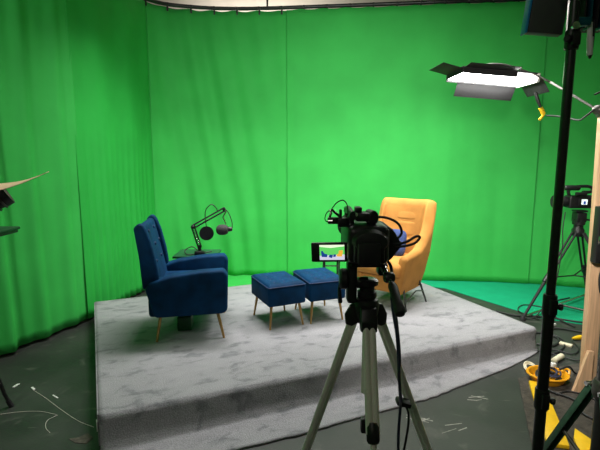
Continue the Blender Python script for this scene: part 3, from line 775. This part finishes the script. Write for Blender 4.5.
# ------------------------------------------------------------------ key lamp on a boom
kl = thing('fluorescent_lamp', 'bright fluorescent softlight with black barn doors hanging at upper right', 'lamp', (1.48, 3.6, 2.22))
KM = Matrix.Translation((1.475, 3.6, 2.19)) @ Matrix.Scale(.87, 4) @ Matrix.Rotation(R(4), 4, 'Z') @ Matrix.Rotation(R(4), 4, 'Y') @ Matrix.Rotation(R(0), 4, 'X')
sk = MB().box((0, 0, .065), (.68, .34, .012), bevel=.003)
sk.box((0, .172, .03), (.68, .008, .07)).box((-.10, -.172, .04), (.48, .008, .05)).box((-.34, 0, .04), (.008, .34, .05))
sk.box((0, 0, .085), (.5, .12, .03), bevel=.006)
hous = sk.move(KM).build('housing', 'blackmat', kl, world=True)
ep = MB().box((.335, 0, .03), (.02, .345, .075), bevel=.004)
for i in range(4): MB().lathe([(.026, 0), (.027, .002), (.027, .006), (.022, .008)], (.3245, -.126 + i * .084, .034), (-1, 0, 0), 16).move(KM).build('socket', 'black', kl, world=True)
ep.move(KM).build('socket_plate', 'white', kl, world=True)
for i in range(4):
    MB().tube([(-.33, -.126 + i * .084, .022), (.322, -.126 + i * .084, .022)], .019, 12).move(KM).build('lamp_tube', 'tube_light', kl, world=True)
def door(mtx2, w, d, nm='barn_door'):
    MB().box((0, d / 2, 0), (w, d, .004), bevel=.001).move(KM @ mtx2).build(nm, 'blackmat', kl, world=True)
door(Matrix.Translation((-.345, 0, .055)) @ Matrix.Rotation(R(90), 4, 'Z') @ Matrix.Rotation(R(10), 4, 'X'), .34, .17)
door(Matrix.Translation((.345, 0, .055)) @ Matrix.Rotation(R(-90), 4, 'Z') @ Matrix.Rotation(R(-52), 4, 'X'), .34, .17)
door(Matrix.Translation((.05, .178, .0)) @ Matrix.Rotation(R(-62), 4, 'X'), .56, .13)
door(Matrix.Translation((-.10, -.178, .065)) @ Matrix.Rotation(R(180), 4, 'Z') @ Matrix.Rotation(R(8), 4, 'X'), .44, .10)
MB().tube(catmull([(1.20, 3.58, 2.27), (1.50, 3.56, 2.31), (1.72, 3.50, 2.235), (1.83, 3.4, 2.15)], 8), .008, 8).build('yoke', 'grey_steel', kl, world=True)
MB().tube([(1.80, 3.55, 2.10), (1.815, 3.54, 2.045), (1.84, 3.54, 1.99)], [.012, .014, .010], 10).build('tail_connector', 'black', kl, world=True)
pg = MB().tube([(1.842, 3.54, 1.985), (1.87, 3.54, 1.935)], .016, 12).tube([(1.872, 3.54, 1.935), (1.835, 3.53, 1.895)], .010, 10).build('yellow_connector', 'yellow', kl, world=True)
pg['label'] = 'yellow plug and strap'
bo = thing('boom_arm', 'thin grey boom arm clamped on the pine frame and carrying the bright lamp', 'boom arm', (1.90, 2.94, 1.89))
MB().tube([(1.83, 3.40, 2.15), (1.89, 2.99, 1.93), (1.90, 2.93, 1.895)], .009, 10).build('arm', 'grey_steel', bo, world=True)
MB().lathe([(.022, -.03), (.03, -.02), (.03, .02), (.022, .03)], (1.885, 2.915, 1.905), (.3, -1, 0), 18).box((1.925, 2.93, 1.885), (.06, .07, .05), bevel=.008).build('clamp', 'grey_steel', bo, world=True)
MB().tube([(1.92, 2.9, 2.03), (1.84, 2.9, 1.995)], [.008, .005], 8).tube([(1.925, 2.92, 1.90), (1.93, 2.905, 2.05)], .009, 8).build('clamp_handle', 'black', bo, world=True)
o = MB().tube(catmull([(1.88, 3.52, 1.925), (1.93, 3.4, 1.905), (1.90, 3.15, 1.86), (1.84, 2.98, 1.865), (1.87, 2.90, 1.915), (1.93, 2.88, 1.90), (1.965, 2.885, 1.80), (1.985, 2.89, 1.5), (1.99, 2.895, 1.30)], 8), .006, 8).build('cable', 'rubber', origin=(1.9, 3.1, 1.9))
tag(o, 'black power cable running from the bright lamp over the boom clamp', 'cable')

# ------------------------------------------------------------------ distant camcorder on black tripod
BXc, BYc = 2.89, 4.62
bt = thing('tripod', 'black tripod with ground spreader standing behind the pine frame', 'tripod', (BXc, BYc, 0))
bz = .84
MB().lathe([(.05, -.04), (.06, -.02), (.06, .03), (.045, .05), (.045, .08), (.06, .085), (.06, .13), (.05, .14), (.05, .20), (.03, .215)], (0, 0, bz), (0, 0, 1), 20).box((0, 0, bz + .16), (.10, .11, .10), bevel=.01).box((0, 0, bz + .225), (.12, .09, .02), bevel=.004).build('fluid_head', 'black', bt)
MB().tube([(.05, -.02, bz + .14), (.28, -.06, bz + .10)], .010, 10).build('pan_handle', 'black', bt)
feet = [Vector((-.66, -.30, 0)), Vector((.43, .40, 0)), Vector((.36, -.47, 0))]
for f in feet:
    d = Vector((f.x, f.y, 0)).normalized(); n = Vector((-d.y, d.x, 0)); p0 = d * .055 + Vector((0, 0, bz)); p1 = f + Vector((0, 0, .02))
    m_ = p0.lerp(p1, .55)
    lb = MB()
    for sg in (-1, 1): lb.tube([p0 + n * sg * .022, m_ + n * sg * .018], .011, 8)
    lg = lb.build('leg', 'blackmat', bt)
    MB().tube([m_ + (p0 - m_) * .1, m_, p1], [.013, .017, .013], 10).build('lower_section', 'blackmat', lg)
    MB().tube([m_ + (p0 - m_) * .06, m_ - (p0 - m_) * .06], .028, 12).build('leg_clamp', 'black', lg)
    MB().lathe([(.03, 0), (.03, .02), (.016, .045)], f, (0, 0, 1), 12).build('rubber_foot', 'rubber', lg)
    MB().cyl(Vector((0, 0, .38)), Vector((f.x * .52, f.y * .52, .40)), .007, 8).build('mid_spreader', 'steel_black', bt)
MB().cyl(feet[0] + Vector((.03, 0, .045)), feet[1] + Vector((-.03, 0, .045)), .012, 10).build('ground_spreader', 'chrome', bt)
MB().cyl(feet[2] + Vector((0, 0, .035)), Vector((-.1, .05, .045)), .012, 10).build('ground_spreader', 'grey_steel', bt)
bc = thing('camcorder', 'small black camcorder in the far right background on a black tripod', 'camera', (BXc - .01, BYc, bz + .2375), R(180))
bc.scale = (1.12, 1.12, 1.12)
bb = MB().box((.0, 0, .075), (.24, .11, .115), bevel=.014, seg=3).box((-.125, 0, .085), (.07, .07, .07), bevel=.01)
bb.build('body', 'black', bc)
MB().lathe([(.04, 0), (.045, .01), (.045, .07), (.055, .08), (.058, .13), (.05, .13)], (.11, 0, .075), (1, 0, 0), 20).build('lens', 'blackmat', bc)
MB().tube(catmull([(.10, 0, .125), (.11, 0, .18), (.05, 0, .21), (-.06, 0, .215), (-.105, 0, .195), (-.09, 0, .165), (-.02, 0, .16)], 8), .014, 10).build('handle', 'black', bc)
MB().lathe([(.016, -.06), (.024, -.05), (.024, .07), (.016, .08)], (.10, .05, .205), (1, 0, 0), 16).build('microphone', 'black', bc)
lp = MB().box((.01, .07, .078), (.085, .012, .06), bevel=.003).build('screen_panel', 'black', bc)
s_ = MB(); s_.quad((-.024, .0765, .055), (.03, .0765, .055), (.03, .0765, .102), (-.024, .0765, .102)); s_.mi = 1; s_.quad((-.01, .0768, .058), (.012, .0768, .058), (.012, .0768, .085), (-.01, .0768, .085))
s_.build('screen', [emit('far_screen_glow', (.75, .85, .8), .9), SC['b']], lp, recalc=False)
MB().box((.03, .06, .15), (.10, .03, .03), bevel=.006).build('control_block', 'black', bc)
MB().lathe([(.02, 0), (.026, .01), (.028, .05), (.02, .055)], (-.15, 0, .10), (-1, 0, .1), 16).build('viewfinder', 'rubber', bc)
o = MB().tube(catmull([(2.70, 4.55, 1.06), (2.66, 4.50, .9), (2.64, 4.45, .7), (2.56, 4.38, .35), (2.42, 4.32, .12), (2.30, 4.30, .02), (2.24, 4.38, .012)], 8), .006, 6).build('cable', 'rubber', origin=(2.6, 4.45, 0))
tag(o, 'black cable dangling from the distant camcorder beside its left tripod leg', 'cable')

# ------------------------------------------------------------------ floor at the right: board, tub, cables
o = MB().prism([(1.60, 3.10), (1.96, 3.28), (2.4, 3.4), (2.9, 2.9), (2.3, 1.4), (1.15, 1.75), (1.29, 2.29)], .0005, .006, 'xy').build('floor_board', 'mat', origin=(1.9, 2.6, 0))
tag(o, 'rough dark board lying on the floor at right under the yellow plank', 'board')
o = MB().prism([(1.635, 3.02), (1.725, 3.00), (1.49, 2.28), (1.38, 2.31)], .007, .032, 'xy', bevel=.004, seg=2).build('plank', 'yellow', origin=(1.6, 2.7, 0))
tag(o, 'flat bright yellow plank on the floor between two stands', 'plank')
o = MB().prism([(1.50, 2.20), (1.66, 2.30), (1.62, 2.45), (1.56, 2.36)], .007, .03, 'xy', bevel=.004, seg=2).build('plank', 'yellow', origin=(1.57, 2.3, 0))
tag(o, 'short yellow offcut on the floor beside the long yellow plank', 'plank')
tub = thing('tub', 'shallow amber yellow plastic tub of cables on the floor at right', 'tub', (1.79, 3.06, .006))
tb = MB().lathe([(.10, .0), (.112, .012), (.135, .062), (.142, .064), (.146, .058), (.128, .062), (.105, .016), (.002, .012)], (0, 0, 0), (0, 0, 1), 36, sx=1, sy=.85)
tb.build('bowl', 'yellowdk', tub)
MB().tube(catmull([(.12, .02, .055), (.15, .035, .075), (.155, .0, .078), (.135, -.03, .06)], 6), .008, 8).build('handle', 'yellowdk', tub)
def coil(c, r, n, rt, m, label, tilt=0, sq=1, jit=.012, cat='cable'):
    pts = []
    for i in range(n * 20 + 1):
        a = 2 * PI * i / 20
        rr = r + jit * math.sin(a * .37 + c[0] * 5) + jit * .6 * math.sin(a * 1.13)
        pts.append((c[0] + rr * math.cos(a), c[1] + rr * sq * math.sin(a), c[2] + tilt * rr * math.sin(a) + rt * .9 * (i / 20) * .55 + .003 * math.sin(a * 2.3)))
    o = MB().tube(pts, rt, 6).build('cable_coil', m, origin=c)
    return tag(o, label, cat)
coil((1.79, 3.06, .032), .070, 4, .008, 'rubber', 'black cable coil heaped inside the yellow tub', .15)
coil((1.805, 3.055, .075), .05, 2, .007, 'bluecable', 'navy cable coil on top inside the yellow tub', .3)
coil((1.745, 3.22, .028), .038, 3, .005, 'cream', 'beige rope coil on the floor left of the yellow tub', .45, 1, .01, 'rope')
o = MB().box((0, 0, 0), (.05, .045, .03), bevel=.008).cyl((.02, 0, 0), (.05, .01, .005), .006, 8).build('plug', 'white'); o.location = (1.84, 3.10, .112); o.rotation_euler = (0, .2, .5)
tag(o, 'white mains plug resting on the cables in the yellow tub', 'plug')
o = MB().tube([(-.075, 0, .022), (-.07, 0, .022), (.07, 0, .022), (.075, 0, .022)], [.014, .022, .022, .014], 14).build('roll', 'cream', origin=None); o.location = (2.06, 3.40, 0); o.rotation_euler = (0, 0, R(38))
tag(o, 'cream cylindrical roll on the floor behind the yellow tub', 'roll')
o = MB().tube([(-.05, 0, .02), (.02, 0, .022), (.05, 0, .022)], [.010, .020, .019], 12).build('torch', 'yellow'); 
MB().tube([(.045, 0, .022), (.075, 0, .022)], [.022, .022], 12).build('cap', 'black', o)
o.location = (2.47, 3.82, 0); o.rotation_euler = (0, 0, R(15)); tag(o, 'small yellow handheld torch lying among the floor cables', 'torch')
o = MB().box((0, 0, .010), (.10, .045, .02), bevel=.005).build('tape_piece', 'cream'); o.location = (2.30, 3.70, 0); o.rotation_euler = (0, 0, R(-48))
tag(o, 'small pale yellow tape piece on the floor near the torch', 'tape')
o = MB().box((0, 0, .012), (.045, .03, .024), bevel=.005).build('connector', 'white'); o.location = (2.45, 4.16, .0); o.rotation_euler = (0, 0, R(30))
tag(o, 'tiny white connector on the floor by the teal cloth edge', 'connector')
CB = [
 ('thin black cable zigzagging from the yellow tub to the teal cloth', [(1.93, 3.20, .012), (2.02, 3.34, .012), (1.98, 3.46, .012), (2.12, 3.58, .012), (2.24, 3.50, .012), (2.36, 3.62, .012), (2.42, 3.80, .012), (2.62, 3.86, .012), (2.8, 3.7, .012)], .006),
 ('thin black cable crossing the floor in front of the wooden frame foot', [(1.74, 2.86, .013), (1.86, 2.90, .013), (1.96, 2.80, .013), (1.94, 2.66, .013), (2.08, 2.56, .013), (2.2, 2.66, .013)], .006),
 ('thin black cable looped on the teal cloth beside the platform corner', [(2.38, 4.30, .014), (2.30, 4.55, .014), (2.45, 4.75, .014), (2.62, 4.66, .014), (2.58, 4.46, .014), (2.48, 4.36, .014)], .006),
 ('thin grey cable running over the floor toward the cream roll', [(1.86, 3.50, .012), (1.98, 3.56, .012), (2.10, 3.48, .012), (2.2, 3.38, .012), (2.34, 3.42, .012), (2.5, 3.3, .012)], .006),
 ('black cable curling along the edge of the teal floor cloth', [(2.06, 4.55, .012), (2.2, 4.42, .012), (2.35, 4.40, .014), (2.55, 4.33, .014), (2.75, 4.22, .014), (3.0, 4.16, .014), (3.3, 4.2, .014)], .010),
 ('black cable arcing across the teal cloth under the far tripod', [(2.62, 4.1, .012), (2.58, 4.35, .016), (2.66, 4.62, .016), (2.85, 4.86, .016), (3.1, 5.0, .016)], .008),
 ('black cable wandering over the dark floor behind the yellow tub', [(1.75, 3.62, .01), (1.95, 3.74, .012), (2.15, 3.66, .012), (2.3, 3.82, .012), (2.25, 4.0, .012), (2.45, 4.06, .012), (2.7, 3.9, .012)], .009),
 ('black cable looped near the right corner of the carpeted platform', [(1.98, 3.80, .01), (2.15, 3.95, .01), (2.3, 3.92, .01), (2.32, 3.75, .01), (2.15, 3.55, .01), (2.0, 3.5, .01), (1.93, 3.36, .01), (1.98, 3.25, .012)], .008),
 ('black cable trailing from the yellow tub toward the pine frame', [(1.88, 3.07, .09), (1.98, 3.12, .085), (2.06, 3.17, .012), (2.12, 3.14, .012), (2.3, 3.2, .012), (2.5, 3.1, .012)], .007),
 ('black cable lying on the rough board beside the heavy stand', [(1.72, 2.9, .016), (1.82, 2.78, .016), (1.78, 2.62, .016), (1.86, 2.46, .016), (1.8, 2.28, .016), (1.68, 2.15, .016)], .008),
]
for lab, pts, r in CB:
    o = MB().tube(catmull(pts, 10), r, 6).build('cable', 'rubber', origin=(pts[0][0], pts[0][1], 0)); tag(o, lab, 'cable')

# ------------------------------------------------------------------ left edge: lamp and its stand with a tray
l2 = thing('light_stand', 'black light stand at the left edge with one leg showing', 'light stand', (-2.06, 2.60, 0))
MB().cyl((0, 0, .30), (0, 0, 1.33), .016, 16).build('pole', 'steel_black', l2)
for az in (36, 156, 276):
    a = R(az); d = Vector((math.cos(a), math.sin(a), 0))
    lg = MB().tube([d * .02 + Vector((0, 0, .88)), d * .19 + Vector((0, 0, .10)), d * .215 + Vector((0, 0, .015))], .012, 10).build('leg', 'steel_black', l2)
    MB().tube([d * .205 + Vector((0, 0, .05)), d * .222 + Vector((0, 0, .0))], [.015, .016], 10).build('rubber_foot', 'rubber', lg)
MB().tube([(0, 0, .84), (0, 0, .93)], .028, 14).build('collar', 'black', l2)
tr = thing('tray', 'dark green edged tray jutting in at the left edge below the lamp', 'tray', (-1.92, 2.32, 1.188))
MB().box((-1.90, 2.36, 1.212), (.62, .34, .016), bevel=.004).build('shelf', 'darkgreen', tr, world=True)
MB().box((-1.895, 2.355, 1.196), (.60, .32, .016), bevel=.003).build('underside', 'black', tr, world=True)
lh = thing('spot_lamp', 'black finned studio lamp with a pale open barn door at left edge', 'lamp', (-1.62, 2.32, 1.33))
ax = Vector((.72, .42, .50)).normalized()
c0 = Vector((-1.735, 2.28, 1.315))
fins = MB().lathe([(.05, 0), (.075, .01), (.075, .18), (.08, .19), (.08, .235), (.072, .235), (.068, .20)], c0, ax, 28)
hl = fins.build('housing', 'black', lh, world=True)
for i in range(4):
    MB().lathe([(.074, .0), (.084, .002), (.084, .010), (.074, .012)], c0 + ax * (.09 + i * .032), ax, 28).build('cooling_fin', 'grey_steel', lh, world=True)
MB().lathe([(.001, .0), (.066, .0), (.066, .004), (.001, .006)], c0 + ax * .205, ax, 24).build('lens', 'lamp_glow', lh, world=True)
# barn door: a thin curved metal flap, seen nearly edge on
def flap(u, v):
    s = lerp(0, 1, u)
    x = lerp(-1.545, -1.315, s); z = 1.452 + .080 * s - .012 * math.sin(PI * s)
    w = lerp(.052, .012, s)
    y = lerp(2.26, 2.36, s) + (v - .5) * 2 * w
    return (x, y, z + (v - .5) * w * lerp(.85, .35, s))
fl_ = MB().grid(flap, 14, 8)
fo = fl_.build('barn_door', 'tan', lh, world=True, recalc=False); md = fo.modifiers.new('sheet', 'SOLIDIFY'); md.thickness = .004
fo['label'] = 'metal flap coloured as lit warm by its lamp'
MB().box((-1.54, 2.25, 1.462), (.02, .05, .035), (0, -.5, 0), bevel=.004).build('hinge', 'chrome', lh, world=True)
MB().tube([(-2.06, 2.60, 1.34), (-2.06, 2.58, 1.33), (-1.95, 2.40, 1.30), (-1.76, 2.29, 1.315)], .012, 10).build('bracket', 'steel_black', lh, world=True)

# litter on the dark floor at left
def strip(p, L, w, rz, m, label, name='tape_piece', cat='tape'):
    o = MB().box((0, 0, .003), (L, w, .004), bevel=.001).build(name, m); o.location = p; o.rotation_euler = (0, 0, rz)
    return tag(o, label, cat)
strip((-2.02, 3.00, 0), .05, .018, R(80), 'gaffer', 'small white tape piece on the floor near the left stand leg')
strip((-1.875, 2.96, 0), .05, .014, R(-40), 'gaffer', 'narrow white tape scrap at the upper end of the long string')
strip((-1.66, 2.85, 0), .07, .008, R(-35), 'gaffer', 'thin pale tape scrap right of the long string')
o = MB().prism([(-1.20, 2.40), (-1.25, 2.44), (-1.28, 2.40), (-1.33, 2.385), (-1.28, 2.35), (-1.21, 2.34)], .0005, .0025, 'xy').build('dust_patch', mat('pale_dust', (.10, .09, .07), .9, 0, .4, 40), origin=(-1.26, 2.38, 0))
tag(o, 'pale dusty plaster smear at the left corner of the platform', 'smear')
ST = [  # floor scratches, modelled as thin raised lines
 ('long pale string running diagonally over the floor at left', [(-1.866, 2.942, .002), (-1.72, 2.836, .002), (-1.55, 2.701, .002), (-1.368, 2.567, .002), (-1.24, 2.50, .002)]),
 ('pale string curving across the floor below the left stand leg', [(-1.92, 2.63, .002), (-1.787, 2.666, .002), (-1.659, 2.67, .002), (-1.533, 2.633, .002)]),
 ('short curled pale scratch on the floor at lower left', [(-1.528, 2.628, .002), (-1.558, 2.567, .002), (-1.525, 2.494, .002), (-1.473, 2.444, .002)]),
]
for lab, pts in ST:
    o = MB().tube(catmull(pts, 10), .0015, 5).build('scratch', 'palescratch', origin=(pts[0][0], pts[0][1], 0)); tag(o, lab, 'scratch')
# scuffs of white paint in front of the platform
pm = mat('white_paint_scuff', (.32, .31, .28), .8, 0, .4, 30)
random.seed(3)
for i, (x, y, n, lab) in enumerate([(.72, 2.58, 6, 'white paint scuffs on the floor just right of the tripod'), (.95, 2.50, 3, 'long thin white paint scrape on the floor right of centre'), (1.14, 2.80, 4, 'faint white paint flecks on the floor near the platform right end')]):
    b = MB()
    for k in range(n):
        a = random.uniform(-.6, .5); L = random.uniform(.03, .12); cx = x + random.uniform(-.08, .08); cy = y + random.uniform(-.05, .05)
        b.box((cx, cy, .0012 + k * .0002), (L, random.uniform(.003, .010), .0006), (0, 0, a))
    o = b.build('paint_scuff', pm, origin=(x, y, 0)); tag(o, lab, 'scuff', kind='stuff')

# ------------------------------------------------------------------ studio lights, with a few unseen fills added
def area(name, loc, target, size, sizey, power, col=(1, 1, 1), spread=180):
    l = bpy.data.lights.new(name, 'AREA'); l.shape = 'RECTANGLE'; l.size = size; l.size_y = sizey; l.energy = power; l.color = col; l.spread = R(spread)
    o = bpy.data.objects.new(name, l); COL.objects.link(o); o.location = loc
    o.rotation_euler = (Vector(target) - Vector(loc)).to_track_quat('-Z', 'Y').to_euler(); return o
area('ceiling_softbox', (-.6, 4.3, 3.4), (-.6, 4.1, 0), 1.4, .5, 46, (1, .98, .95), 115)
area('ceiling_softbox', (1.4, 4.3, 3.4), (1.3, 4.1, 0), 1.4, .5, 58, (1, .98, .95), 115)
area('wall_wash', (.5, 3.4, 3.2), (.5, 6, 1.0), 2.4, .4, 40, (1, .98, .94), 115)
area('left_wash', (-2.35, .9, 2.7), (-2.5, 3.4, 1.8), .3, .3, 17, (1, .97, .92), 120)
area('room_fill', (-1.2, -.8, 3.2), (.3, 2.0, .8), 1.4, .8, 9, (1, .93, .84))  # unseen fill added behind the camera to lift the foreground gear
area('stud_fill', (.62, 1.24, 2.06), (2.1, 3.0, .9), .08, .2, 20, (1, .93, .84), 100)  # added light at the LED panel, aimed to brighten the pine stud
area('ceiling_fill', (-.6, 6.55, 3.2), (-.6, 6.8, 4.0), 1.6, .2, 26, (1, .95, .88))  # unseen light added behind the curtain to brighten the strip above the rail
w = bpy.data.worlds.new('studio_ambient'); scn.world = w; w.use_nodes = True
w.node_tree.nodes['Background'].inputs['Color'].default_value = (.5, .5, .5, 1)
w.node_tree.nodes['Background'].inputs['Strength'].default_value = .1

# ------------------------------------------------------------------ camera
cam = bpy.data.cameras.new('camera'); cam.sensor_width = 36; cam.lens = 27; cam.clip_start = .05
co = bpy.data.objects.new('camera', cam); COL.objects.link(co)
co.location = (0, 0, 1.6); co.rotation_euler = (R(90 - 8.4), 0, 0)
scn.camera = co
scn.view_settings.view_transform = 'Standard'; scn.view_settings.look = 'None'
scn.view_settings.exposure = 0; scn.view_settings.gamma = 1
try: scn.view_settings.use_curve_mapping = False
except Exception: pass
scn.cycles.max_bounces = 8
scn.cycles.use_denoising = True
